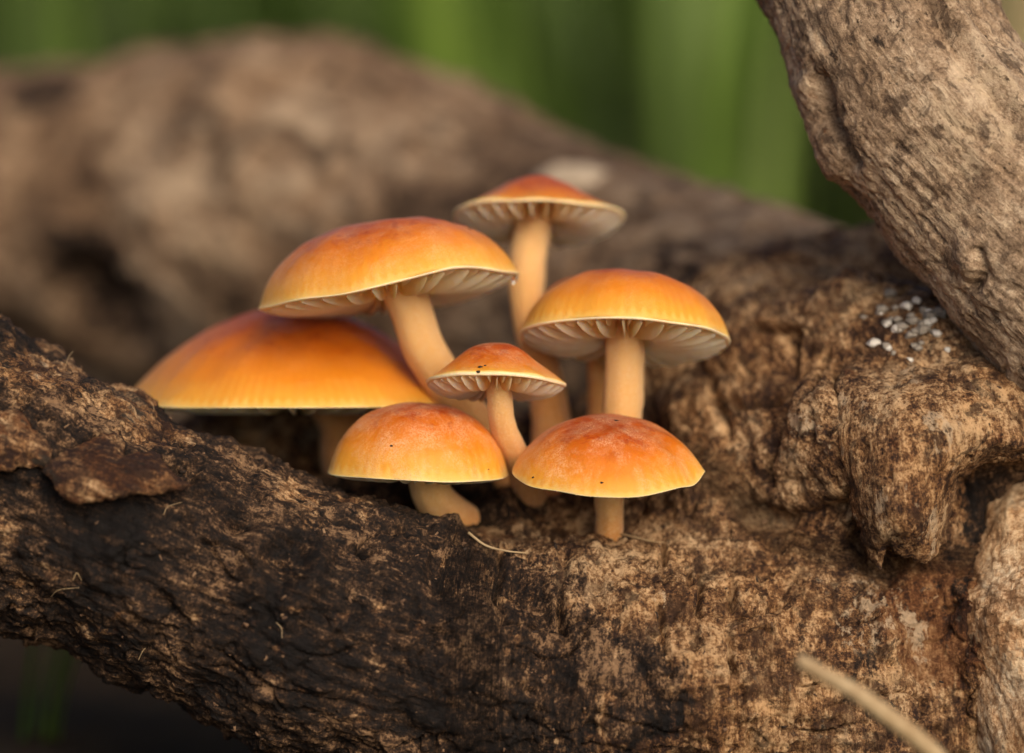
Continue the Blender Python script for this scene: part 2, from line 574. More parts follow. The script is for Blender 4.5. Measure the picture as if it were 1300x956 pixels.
def blade(base, h, wd, lean, az, tint, seg=5):
    """one grass blade: a folded, tapering, arching strip"""
    d = np.array([math.cos(az), math.sin(az), 0]); side = np.array([-d[1], d[0], 0])
    V, F = [], []
    for k in range(seg + 1):
        t = k / seg
        c = base + d * (lean * t ** 2) + np.array([0, 0, h * (t - 0.35 * (lean / h) ** 2 * t ** 2)])
        ww = wd * (1 - t ** 2.2) * 0.5 + 0.005
        V += [c - side * ww, c + d * ww * 0.35 - np.array([0, 0, ww * 0.2]), c + side * ww]
    for k in range(seg):
        b = 3 * k
        F += [(b, b + 1, b + 4, b + 3), (b + 1, b + 2, b + 5, b + 4)]
    return V, F, [tint] * len(V)

def build_grass():
    V, F, T = [], [], []
    for k in range(5200):
        y = 46 + 230 * random.random() ** 1.6
        x = random.uniform(-1, 1) * (26 + y * 0.45)
        tuft = 0.5 + 0.5 * math.sin(x * 0.33 + 1.7) * math.cos(y * 0.11)
        if random.random() > 0.35 + 0.65 * tuft:
            continue
        h = random.uniform(7, 20)
        v, f, t = blade(np.array([x, y, -1.0]), h, random.uniform(0.25, 0.75), random.uniform(1, 9), random.uniform(0, 6.28), min(1, max(0, random.gauss(0.35, 0.22))), 4)
        b = len(V)
        V += v; F += [tuple(i + b for i in q) for q in f]; T += t
    o = add('grass', mesh_from('grass', np.array(V), np.array(F), {'tint': np.array(T)}), leaf_material('grass_blade', (0.035, 0.060, 0.010), (0.16, 0.25, 0.04)))
    o['kind'] = 'stuff'
    o['label'] = 'dense green grass growing on the ground behind the log'
build_grass()

M_LEAF = leaf_material('broad_leaf', (0.10, 0.18, 0.025), (0.25, 0.36, 0.06), 0.4)
M_DRY = leaf_material('dry_leaf', (0.40, 0.32, 0.16), (0.60, 0.50, 0.28), 0.3)

def tuft(name, label, cat, px, wd, n, hr, wr, spread, mat, group=None, lean=6.0, face=-1.57):
    p = at(px, 100, wd); base = np.array([p[0], p[1], -0.6])
    t = thing(name, label, cat, base, group)
    for k in range(n):
        v, f, ti = blade(np.array([random.uniform(-spread, spread), random.uniform(-spread, spread), 0]), random.uniform(*hr), random.uniform(*wr), random.uniform(0.3 * lean, lean), face + random.uniform(-.9, .9) + (3.14 if random.random() < .4 and face < 0 else 0), random.random(), 9)
        add('leaf', mesh_from('leaf', np.array(v), np.array(f), {'tint': np.array(ti)}), mat, t)
tuft('grass_tuft', 'bright green broad-bladed tuft behind the summit of the log', 'grass', 610, 38, 8, (13, 23), (0.5, 1.0), 1.1, M_LEAF)
tuft('grass_tuft', 'bright green broad-bladed tuft beside the raised weathered branch', 'grass', 918, 38, 6, (9, 20), (0.5, 0.9), 1.0, M_LEAF)
tuft('grass_tuft', 'dry straw-coloured tuft behind the raised weathered branch', 'grass', 1275, 34, 7, (17, 22), (0.7, 1.2), 0.6, M_DRY)
tuft('grass_tuft', 'small green tuft growing under the dark branch', 'grass', 34, 6.0, 5, (4.0, 5.6), (0.24, 0.36), 0.35, M_LEAF, None, 2.2, 0.1)

# ------------------------------------------------------------------ the log
LOG = thing('fallen_log', 'rotting forked brown log with peeling bark carrying the orange mushrooms', 'log', at(700, 900, 1) * [1, 1, 0])

FB = chain([(-560, 360, 1.2, 2.0), (-220, 490, .7, 1.95), (0, 612, 0.4, 1.74), (200, 700, 0.3, 1.66), (400, 788, 0.35, 1.70), (600, 856, 0.5, 1.66),
            (800, 872, 0.8, 1.80), (1000, 870, 1.3, 2.0), (1200, 850, 1.9, 2.3), (1500, 800, 2.6, 2.6)])
WEB = chain([(300, 720, 2.6, 1.1), (520, 730, 2.7, 1.3), (740, 745, 2.3, 1.45), (930, 700, 2.2, 1.55)])
KN = chain([(960, 620, 2.1, 1.15), (1090, 610, 1.75, 1.75), (1260, 640, 1.9, 1.9), (1500, 700, 2.4, 2.3)])
KROLL = chain([(985, 470, 2.7, 0.95), (1085, 440, 2.0, .95), (1180, 470, 1.3, .95), (1330, 560, 1.0, 1.0)])
KCURL = chain([(1075, 545, 0.55, .75), (1120, 600, 0.30, .72), (1135, 640, .15, .60)])
KLIP = chain([(1150, 560, 0.15, .70), (1235, 525, .25, .62), (1360, 560, .3, .65)])
KPLATE = chain([(900, 545, 2.2, .60), (965, 565, 1.55, .72), (1020, 555, 1.35, .72)])
TR = []
for x, y, q, r in [(1700, 700, 1.5, 2.8), (1450, 620, 3, 2.7), (1250, 545, 4.6, 2.45), (1050, 505, 6.2, 2.3), (850, 440, 8, 2.35), (690, 388, 9.5, 2.45), (520, 320, 11, 2.65),
                   (380, 280, 12, 2.85), (220, 278, 13, 2.65), (60, 258, 13.5, 2.1), (-100, 262, 14, 2.1), (-500, 300, 15, 2.3)]:
    q2 = q + max(0, q - 6) * 0.55            # the trunk runs off behind the cluster
    TR += chain([(x, y, q2, r * (60 + q2) / (60 + q))])
RB = chain([(975, -420, 1.6, 1.22), (1086, -66, 1.0, 1.31), (1180, 142, 0.6, 1.40), (1342, 326, 0.4, 1.52), (1560, 560, 0.5, 1.8), (1760, 760, 1.2, 2.0)])
PW = chain([(1335, 610, 2.3, 1.0), (1338, 690, 1.1, 1.0), (1338, 738, 0.62, 1.02), (1338, 800, 0.25, 1.15), (1370, 930, .1, 1.35), (1420, 1100, 0.1, 1.5)])

BACK = chain([(880, 500, 3.9, 1.1), (980, 455, 4.5, 1.55), (1110, 445, 4.7, 1.7), (1300, 500, 4.4, 1.8), (1500, 600, 4, 2.0)])
WEB2 = chain([(40, 650, 6.2, 1.0), (240, 618, 5.6, 1.15), (430, 612, 4.6, 1.15), (620, 650, 4.0, 1.2), (860, 600, 4.2, 1.2)])

def f_front(P):
    d = smin(sdf_chain(P, FB), sdf_chain(P, WEB), 0.5)
    k = smin(sdf_chain(P, KN), sdf_chain(P, KROLL), 0.5)
    k = smin(k, sdf_chain(P, KCURL), 0.3)
    k = smin(k, sdf_chain(P, KLIP), 0.3)
    k = smin(k, sdf_chain(P, KPLATE), 0.25)
    d = smin(d, sdf_chain(P, WEB2), 0.4)
    k = smin(k, sdf_chain(P, BACK), 0.9)
    d = smin(d, k, 0.35)
    # hollow in the crotch under the caps, cavity under the bark lip
    d = smax(d, -sdf_chain(P, chain([(560, 640, 1.9, .38), (700, 620, 2.0, .42), (830, 575, 2.2, .4)])), 0.3)
    d = smax(d, -sdf_chain(P, chain([(1230, 690, -.1, .48), (1262, 640, .1, .55), (1350, 625, .2, .60)])), 0.12)
    d = smax(d, -sdf_chain(P, chain([(1190, 740, -.4, .40), (1200, 860, -.55, .42), (1230, 960, -.6, .45)])), 0.25)
    return d

def bark_detail(V, N, g, amp=1.0, wrinkle=None, rough=1.0):
    """displacement (cm) along the normal"""
    n1 = noise(V * 1.8, 9)[:, None]
    reg = noise(V * 0.8, 15)
    d = 0.11 * fbm(V * 0.6, 2, 1)
    d += 0.035 * noise(V * 1.9, 4)
    # fibre ridges following the grain
    d += 0.026 * ridged(g * [0.32, 2.6, 2.6] + 0.35 * n1, 1, 6)
    d += 0.026 * ridged(g * [0.7, 7.5, 7.5] + 0.22 * n1, 1, 7)
    # deep cracks along the grain
    c1 = np.abs(noise(g * [0.38, 1.35, 1.35] + 0.25 * n1, 12))
    d -= 0.17 * (1 - sstep(0.0, 0.035, c1)) * sstep(0.05, 0.3, reg)
    c2 = np.abs(noise(V * 2.0 + 0.3 * n1, 21))
    d -= 0.09 * (1 - sstep(0.0, 0.045, c2)) * sstep(0.0, 0.25, -reg)
    # flaky plates: terraces with sharp edges
    t = fbm(V * 1.25 + 0.35 * n1, 2, 24) * 3.0
    d += 0.042 * (np.floor(t) + sstep(0.86, 1.0, t - np.floor(t)))
    t = noise(V * 4.0 + 0.3 * n1, 27) * 2.6
    d += 0.022 * (np.floor(t) + sstep(0.80, 1.0, t - np.floor(t)))
    # pits and crumbs
    d -= 0.06 * rough * sstep(0.45, 0.60, noise(V * 5.0, 31))
    d += 0.018 * rough * fbm(V * 8, 2, 33, 0.7)
    if wrinkle is not None:
        d += wrinkle * 0.055 * ridged(g * [3.4, 0.6, 0.6] + 0.22 * n1, 2, 43)
    return d * amp

def front_parts():
    h = 0.121
    lo = np.array([-12.2, -3.2, -0.6]); hi = np.array([11.5, 7.4, 9.4])
    V, F = surface_nets(f_front, lo, hi, h)
    V, F, N = subdivide(V, F, 2)
    g = grain_coords(V, FB)
    gk = grain_coords(V, chain([(1010, 330, 2.4, 1), (1060, 480, 1.2, 1), (1120, 640, .6, 1), (1150, 860, .6, 1)]), 40)
    V32 = V.astype(np.float32)
    # which region a vertex belongs to: knot or branch
    dk = np.minimum.reduce([sdf_chain(V32, c) for c in (KN, KROLL, KCURL, KLIP, KPLATE, BACK)])
    db = np.minimum.reduce([sdf_chain(V32, c) for c in (FB, WEB, WEB2)])
    kn = sstep(-0.25, 0.25, db - dk)
    gm = g * (1 - kn[:, None]) + gk * kn[:, None]
    px, py, wd = proj(V)
    fr = sstep(0.25, -0.15, N @ FW)          # faces the viewer's side of the log
    wr = sstep(520, 640, px) * sstep(1080, 960, px) * (1 - kn) * fr
    live = (px > -260) & (px < 1480) & (py < 1120) & (N @ FW < 0.75)
    d = 0.15 * fbm(V * 0.6, 2, 1)
    d[live] = bark_detail(V[live], N[live], gm[live], 1.0, wr[live], 1.0 - 0.5 * kn[live]) * (1 - 0.30 * kn[live])
    # sculpted strokes: cracks and ledges seen on the log
    wob = 9 * noise(V * 2.2, 91) + 4 * noise(V * 6, 92)
    brk = 0.15 + 0.95 * sstep(-0.25, 0.30, noise(V * 1.6, 93))
    def cut(pts, width, depth):
        return -depth * stroke(px + wob, py, pts, width) * fr * sstep(5, 3.5, wd) * brk
    d += cut([(1004, 425), (1008, 480), (998, 530), (985, 580), (972, 610)], 6, .42)
    d += cut([(905, 500), (945, 512), (1000, 503)], 5, .28)
    d += cut([(935, 640), (990, 668), (1050, 652), (1085, 630)], 14, .35)
    d += cut([(1085, 640), (1085, 690), (1130, 725), (1185, 712)], 13, .30)
    d += cut([(1062, 470), (1080, 560), (1083, 640)], 10, .20)
    d += cut([(1120, 520), (1135, 600), (1130, 680)], 9, .12)
    d += cut([(1180, 540), (1168, 620), (1175, 690)], 9, .12)
    d += cut([(910, 395), (960, 415), (1010, 418)], 6, .22)
    d += cut([(655, 742), (690, 760), (705, 790)], 16, .30)
    d += cut([(715, 700), (713, 760), (722, 830)], 4.5, .26)
    d += cut([(842, 690), (840, 760), (846, 860)], 4, .26)
    d += cut([(930, 700), (925, 800), (935, 900)], 4.5, .26)
    d += cut([(884, 720), (889, 770), (880, 830), (886, 900)], 4, .14)
    d += cut([(640, 700), (634, 740), (640, 790)], 4, .18)
    d += cut([(880, 440), (905, 500), (930, 560)], 6, .24)
    d += cut([(1100, 380), (1060, 420), (1040, 460), (1030, 560)], 5, .22)
    d += cut([(560, 720), (566, 750)], 15, .22)
    d += cut([(200, 590), (240, 600), (250, 620)], 9, .22)
    d += cut([(0, 540), (60, 590), (120, 560)], 10, .12)
    d += cut([(300, 665), (340, 670), (380, 690)], 14, .22)
    # knot hole whorl on the dark branch
    rr = np.hypot((px - 360) / 1.0, (py - 715) / 1.15)
    d += fr * (0.16 * np.exp(-((rr - 42) / 17) ** 2) - 0.22 * np.exp(-(rr / 26) ** 2)) * sstep(4, 2, wd)
    # raised rim where the bark stands up in front of the stems
    d += 0.30 * stroke(px, py, [(575, 665), (640, 650), (655, 668)], 20) * fr * sstep(2.2, 1.2, wd)
    V = V + N * d[:, None]
    # stains of the wood, and shade painted into the cavity under the flap
    black = 0.80 * (1 - sstep(560, 760, px + 40 * fbm(V * 0.8, 2, 51))) * (1 - kn)
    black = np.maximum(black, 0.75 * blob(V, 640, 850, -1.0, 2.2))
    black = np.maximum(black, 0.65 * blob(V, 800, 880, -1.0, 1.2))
    crest = sstep(0.72, 0.95, N @ np.array([0.1, -0.10, 0.98])) * sstep(260, 160, px)
    black -= 0.6 * crest * (0.6 + noise(V * 1.2, 55))
    black -= 0.5 * blob(V, 375, 635, -.5, .45) + .30 * blob(V, 60, 460, -.3, 0.6) + .35 * blob(V, 240, 545, -.2, .4) + .3 * blob(V, 100, 830, -1.0, .7) + 0.25 * blob(V, 20, 720, -1.2, 0.6) + .4 * blob(V, 480, 780, -1, .35) + .4 * blob(V, 455, 640, -.2, .35)
    black += 0.75 * blob(V, 1270, 640, .7, .9) + 0.4 * blob(V, 1215, 720, 0, .8) + 0.5 * blob(V, 1110, 870, -.6, .7) + .3 * blob(V, 1020, 800, -.8, .6)  # first blob is painted shade in the cavity under the bark flap
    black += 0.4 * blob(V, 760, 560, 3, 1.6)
    black *= 1 - 0.9 * sstep(2.4, 3.2, wd) * sstep(700, 600, px)
    bleach = 0.55 * blob(V, 890, 620, 1.8, 1.0) + 0.35 * blob(V, 1120, 780, -.4, 1.1) + 0.3 * blob(V, 1040, 560, 0.2, .8) + .3 * blob(V, 850, 740, -1, .7) + 0.3 * crest
    rust = 0.9 * blob(V, 1200, 780, -.3, 1.3) + 0.35 * blob(V, 660, 720, -.8, 1.0) + .3 * blob(V, 1210, 660, 0, .5) + 0.35 * blob(V, 560, 690, .5, .8)
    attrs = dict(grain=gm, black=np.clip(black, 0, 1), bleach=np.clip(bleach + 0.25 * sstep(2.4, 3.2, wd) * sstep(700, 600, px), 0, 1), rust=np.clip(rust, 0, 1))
    sw = np.stack([gm[:, 2], gm[:, 1], gm[:, 0]], 1)
    ws = (sstep(560, 640, px) * (1 - kn))[:, None]
    attrs['grain'] = gm * (1 - ws) + sw * ws      # wrinkled bark: lines run round the branch
    fk = kn[F].mean(1) > 0.5
    for name, m in (('front_branch', ~fk), ('knot', fk)):
        f = F[m]
        u, inv = np.unique(f, return_inverse=True)
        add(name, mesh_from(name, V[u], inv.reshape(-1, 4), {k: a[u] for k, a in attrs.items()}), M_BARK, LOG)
    return V, F, normals_of(V, F), px, py, wd

FV, FF, FN, FPX, FPY, FWD = front_parts()

def tube_part(name, ch, lo, hi, h, lev, mat, seed, amp, stain_shade, extra=None, carve=None):
    fun = (lambda P: smax(sdf_chain(P, ch), -sdf_chain(P, carve), 0.3)) if carve else (lambda P: sdf_chain(P, ch))
    V, F = surface_nets(fun, np.array(lo), np.array(hi), h)
    V, F, N = subdivide(V, F, lev)
    g = grain_coords(V, ch)
    px, py, wd = proj(V)
    live = (px > -260) & (px < 1480) & (py < 1120) & (py > -160) & (N @ FW < 0.75)
    d = 0.12 * fbm((V + seed) * 0.6, 2, 1)
    fn = extra or (lambda a, b, c: bark_detail(a, b, c, amp))
    d[live] = fn((V + seed)[live], N[live], g[live])
    at_ = stain_shade(V, px, py, wd, N)
    if 'cut' in at_:
        d = d + at_.pop('cut')
    V = V + N * d[:, None]
    z = np.zeros(len(V))
    attrs = dict(grain=g + seed, black=at_.get('black', z), bleach=at_.get('bleach', z), rust=at_.get('rust', z))
    add(name, mesh_from(name, V, F, attrs), mat, LOG)
    return V, F

tube_part('trunk', TR, (-14.5, 0, -1), (15, 23.5, 12.5), 0.15, 1, M_TRUNK, 40.0, 0.7,
          lambda V, px, py, wd, N: dict(black=np.clip(0.9 * blob(V, 110, 390, 14.5, 1.7) + 0.7 * blob(V, 400, 290, 12.5, 0.9) + .6 * blob(V, 60, 110, 16, 1.0) + .5 * blob(V, 250, 130, 15, .9) + .5 * blob(V, 330, 420, 13, 1.4) + .35 * noise(V * 0.6, 61) + 0.4 * blob(V, 850, 340, 6, 1.1), 0, 1),  # first black blob paints shade into the hollow under the trunk
                                        bleach=np.clip(0.4 * noise(V * 0.7, 66), 0, .5)),
          carve=chain([(50, 420, 14.6, .8), (110, 400, 14.6, .95), (150, 480, 14.4, 1.0)]))

def grey_detail(V, N, g):
    d = 0.10 * fbm(V * 0.6, 2, 1)
    d += 0.026 * ridged(g * [0.25, 1.3, 1.3] + 0.12 * fbm(V * .8, 1, 8)[:, None], 2, 6)
    d += 0.022 * ridged(g * [0.8, 5, 5] + 0.12 * fbm(V * 1.6, 1, 9)[:, None], 2, 7)
    c1 = np.abs(noise(g * [0.30, 1.1, 1.1] + 0.2 * noise(V * 1.5, 9)[:, None], 13))
    d -= 0.07 * (1 - sstep(0.0, 0.04, c1)) * sstep(0.1, 0.35, noise(V * 0.8, 15))
    d -= 0.04 * sstep(0.36, 0.52, noise(g * [2.6, 6, 6], 31))
    t = fbm(V * 1.5, 2, 24) * 2.2
    d += 0.016 * (np.floor(t) + sstep(0.8, 1.0, t - np.floor(t)))
    d += 0.020 * fbm(V * 7, 3, 33, 0.6)
    return d

def rb_stain(V, px, py, wd, N):
    fr = sstep(0.25, -0.15, N @ FW)
    c = -0.22 * stroke(px, py, [(1045, 100), (1052, 150), (1070, 185), (1082, 210)], 8) * fr
    c += 0.14 * stroke(px, py, [(1030, 105), (1040, 160), (1062, 215)], 14) * fr
    c -= 0.12 * stroke(px, py, [(1170, 0), (1230, 90), (1290, 180)], 16) * fr
    c += 0.16 * stroke(px, py, [(1190, 0), (1255, 85), (1300, 150)], 12) * fr
    c -= 0.16 * stroke(px, py, [(1245, 318), (1252, 345), (1240, 362)], 7) * fr
    c += 0.14 * blob(V, 1225, 330, -.9, .45) * fr
    c += 0.22 * stroke(px, py, [(945, 0), (950, 70), (985, 130)], 26)
    return dict(cut=c, black=np.clip(0.12 * blob(V, 1120, 60, -.3, 1.3) + .15 * blob(V, 1245, 60, 0, .9), 0, 1),
                bleach=np.clip(.30 * blob(V, 1240, 150, -.6, 1.2) + .25 * blob(V, 1150, 260, -.6, 1.4), 0, 1), rust=.35 * blob(V, 1010, 150, 0, .8))
tube_part('raised_branch', RB, (1.4, -2.6, 1.5), (11.0, 4.6, 15.5), 0.124, 2, M_GREY, 80.0, 1.0, rb_stain, grey_detail)

tube_part('bare_wood', PW, (4.5, -3.2, -0.6), (9.8, 3, 7.2), 0.11, 2, M_BARE, 120.0, 1.0,
          lambda V, px, py, wd, N: dict(rust=np.clip(.75 * blob(V, 1215, 720, 0, .5) + .7 * blob(V, 1210, 850, -.2, .6), 0, 1), bleach=np.full(len(V), .12)),
          lambda V, N, g: 0.11 * fbm(V * 0.9, 3, 3) + 0.025 * ridged(g * [.5, 3, 3], 2, 5) + 0.015 * fbm(V * 7, 3, 9))

# depth of the visible log surface, gathered on a coarse lattice, for bark plates that lie on it
def depth_lattice(st=6, x0=-120, x1=1420, y0=250, y1=1080):
    nx, ny = int((x1 - x0) / st) + 1, int((y1 - y0) / st) + 1
    D = np.full((nx, ny), 99.0)
    m = ((FN @ FW) < 0.2) & (FWD < 5)
    ix = np.round((FPX[m] - x0) / st).astype(int); iy = np.round((FPY[m] - y0) / st).astype(int)
    ok = (ix >= 0) & (ix < nx) & (iy >= 0) & (iy < ny)
    np.minimum.at(D, (ix[ok], iy[ok]), FWD[m][ok])
    for _ in range(40):
        bad = D > 90
        if not bad.any():
            break
        P_ = np.pad(D, 1, mode='edge')
        nb_ = np.minimum.reduce([P_[:-2, 1:-1], P_[2:, 1:-1], P_[1:-1, :-2], P_[1:-1, 2:]])
        D[bad] = nb_[bad]
    for _ in range(6):
        P_ = np.pad(D, 1, mode='edge')
        D = (P_[:-2, 1:-1] + P_[2:, 1:-1] + P_[1:-1, :-2] + P_[1:-1, 2:] + D) / 5
    def f(px, py):
        a = np.clip((px - x0) / st, 0, nx - 1.001); b = np.clip((py - y0) / st, 0, ny - 1.001)
        i, j = a.astype(int), b.astype(int); u, v = a - i, b - j
        return D[i, j] * (1 - u) * (1 - v) + D[i + 1, j] * u * (1 - v) + D[i, j + 1] * (1 - u) * v + D[i + 1, j + 1] * u * v
    return f
LOGDEPTH = depth_lattice()

def bark_plate(name, outline, lift, dome, thick, axis, mat, seed, jag=3.0, st=3.0, black=0.0, bleach=0.0, rust=0.0, label=None):
    """a curved slab of loose bark with a broken edge, lying on the log; lift is a function of px,py or a number (cm)"""
    O = np.array(outline, float)
    pts = []
    for a, b in zip(O, np.roll(O, -1, 0)):
        L = np.hypot(*(b - a)); n = max(2, int(L / 4))
        pts += [a + (b - a) * t for t in np.arange(n) / n]
    pts = np.array(pts)
    pts += jag * np.stack([noise(np.c_[pts / 9, np.full(len(pts), seed)], 3), noise(np.c_[pts / 9, np.full(len(pts), seed + 9)], 4)], 1) * 1.6
    lo, hi = pts.min(0) - st * 2, pts.max(0) + st * 2
    gx, gy = np.arange(lo[0], hi[0], st), np.arange(lo[1], hi[1], st)
    X, Y = np.meshgrid(gx, gy, indexing='ij'); X = X.ravel(); Y = Y.ravel()
    ins = np.zeros(len(X), bool); best = np.full(len(X), 1e9); bx = X.copy(); by = Y.copy()
    for (x0, y0), (x1, y1) in zip(pts, np.roll(pts, -1, 0)):
        c = ((y0 > Y) != (y1 > Y)) & (X < (x1 - x0) * (Y - y0) / ((y1 - y0) or 1e-9) + x0)
        ins ^= c
        dx, dy = x1 - x0, y1 - y0
        t = np.clip(((X - x0) * dx + (Y - y0) * dy) / (dx * dx + dy * dy + 1e-9), 0, 1)
        d = np.hypot(X - x0 - t * dx, Y - y0 - t * dy)
        m = d < best
        best[m] = d[m]; bx[m] = (x0 + t * dx)[m]; by[m] = (y0 + t * dy)[m]
    ny = len(gy)
    I = np.arange(len(X)).reshape(len(gx), ny)
    Q = np.stack([I[:-1, :-1], I[:-1, 1:], I[1:, 1:], I[1:, :-1]], -1).reshape(-1, 4)
    Q = Q[ins[Q].any(1)]
    X = np.where(ins, X, bx); Y = np.where(ins, Y, by); ed = np.where(ins, best, 0)
    u, inv = np.unique(Q, return_inverse=True); Q = inv.reshape(-1, 4)
    X, Y, ed = X[u], Y[u], ed[u]
    W = LOGDEPTH(X, Y)
    lf = lift(X, Y) if callable(lift) else lift
    W = W - lf - dome * (1 - np.exp(-(ed / 45.0))) + 0.05 * np.exp(-(ed / 4.0))
    s = (DIST + W) / DIST
    P = C0 + RX * ((X - 650) / 100 * s)[:, None] + UP * ((478 - Y) / 100 * s)[:, None] + FW * W[:, None]
    ax = camdir(*axis); e2 = np.cross(ax, FW); e2 /= np.linalg.norm(e2)
    g = np.stack([P @ ax, P @ e2, P @ FW], 1) + seed
    N = normals_of(P, Q)
    if (N @ FW).mean() > 0:
        Q = Q[:, ::-1]; N = -N
    d = 0.03 * fbm(P * 1.3 + seed, 2, 2) + 0.022 * ridged(g * [0.5, 3.4, 3.4] + .3 * noise(P * 2, 9)[:, None], 2, 5) - 0.045 * sstep(.42, .58, noise(P * 4.5, 31)) + 0.012 * fbm(P * 9, 2, 12)
    P = P + N * d[:, None]
    B = P + FW * thick
    n = len(P)
    e = np.concatenate([Q[:, [0, 1]], Q[:, [1, 2]], Q[:, [2, 3]], Q[:, [3, 0]]])
    key = np.sort(e, 1); k = key[:, 0].astype(np.int64) * n + key[:, 1]
    _, ix, ct = np.unique(k, return_index=True, return_counts=True)
    be = e[ix[ct == 1]]
    side = np.stack([be[:, 1], be[:, 0], be[:, 0] + n, be[:, 1] + n], 1)
    V = np.vstack([P, B]); F = np.vstack([Q, Q[:, ::-1] + n, side])
    one = np.ones(len(V))
    nz = 0.25 * noise(V * 1.3, 77)
    o = add(name, mesh_from(name, V - np.array(LOG.location) / CM, F, dict(grain=np.vstack([g, g]), black=np.clip(black + nz, 0, 1) * one, bleach=np.clip(bleach + nz, 0, 1) * one, rust=np.clip(rust - nz, 0, 1) * one)), mat, LOG)
    if label:
        o['label'] = label
    return o

for ch in LOG.children:          # these were written in world coordinates: undo the empty's offset
    ch.location = -LOG.location

bark_plate('bark_flap', [(1066, 480), (1095, 452), (1130, 448), (1180, 470), (1235, 500), (1285, 535), (1330, 570), (1360, 610), (1310, 592), (1270, 582), (1238, 590), (1214, 612), (1206, 650), (1198, 690),
                         (1178, 710), (1150, 706), (1128, 690), (1118, 722), (1100, 700), (1086, 650), (1072, 580), (1062, 520)],
           lambda x, y: 0.10 + 0.38 * sstep(500, 690, y) * sstep(1060, 1140, x), 0.22, 0.22, (0.15, -1, 0), M_BARK, 3.3, 3.0, 3.0, 0.0, 0.18, 0.1, 'curled tan bark flap with broken lower edge')
bark_plate('bark_plate', [(-80, 520), (-20, 524), (25, 522), (40, 545), (64, 572), (62, 590), (20, 592), (-20, 600), (-70, 590)], 0.16, 0.15, 0.25, (1, -.4, 0), M_BARK, 5.7, 3.0, 2.5, 0.12, 0.05, 0.5)
bark_plate('bark_plate', [(54, 596), (75, 575), (110, 557), (150, 547), (156, 562), (154, 582), (180, 574), (204, 580), (212, 598), (232, 612), (246, 616), (215, 622), (170, 628), (120, 636), (90, 640), (70, 620)],
           lambda x, y: 0.16 + 0.24 * sstep(550, 620, y), 0.14, 0.20, (1, -.35, 0), M_BARK, 2.9, 2.5, 2.2, 0.15, 0.05, 0.45, 'torn brown bark flake on the dark branch')
bark_plate('bark_plate', [(572, 680), (585, 655), (605, 641), (640, 640), (655, 652), (668, 672), (650, 690), (610, 694)], 0.06, 0.10, 0.2, (0, 1, 0), M_BARK, 6.6, 3.0, 2.5, 0.0, 0.0, 0.3)

# ------------------------------------------------------------------ mushrooms
def interp(ctrl, t):
    x = np.array([c[0] for c in ctrl]); y = np.array([c[1] for c in ctrl])
    m = np.gradient(y, x)
    k = np.clip(np.searchsorted(x, t, 'right') - 1, 0, len(x) - 2)
    hh = x[k + 1] - x[k]; f = (t - x[k]) / hh
    return (2 * f ** 3 - 3 * f ** 2 + 1) * y[k] + (f ** 3 - 2 * f ** 2 + f) * hh * m[k] + (-2 * f ** 3 + 3 * f ** 2) * y[k + 1] + (f ** 3 - f ** 2) * hh * m[k + 1]

DOME = [(0, 1), (.25, .965), (.5, .84), (.7, .63), (.85, .38), (.95, .15), (1, 0)]
ROUND = [(0, 1), (.25, .975), (.5, .88), (.7, .71), (.85, .48), (.95, .22), (1, 0)]
BELL = [(0, 1), (.2, .955), (.4, .80), (.6, .52), (.8, .24), (.93, .08), (1, 0)]
FLAT = [(0, 1), (.25, .93), (.5, .74), (.7, .51), (.85, .28), (.95, .10), (1, 0)]

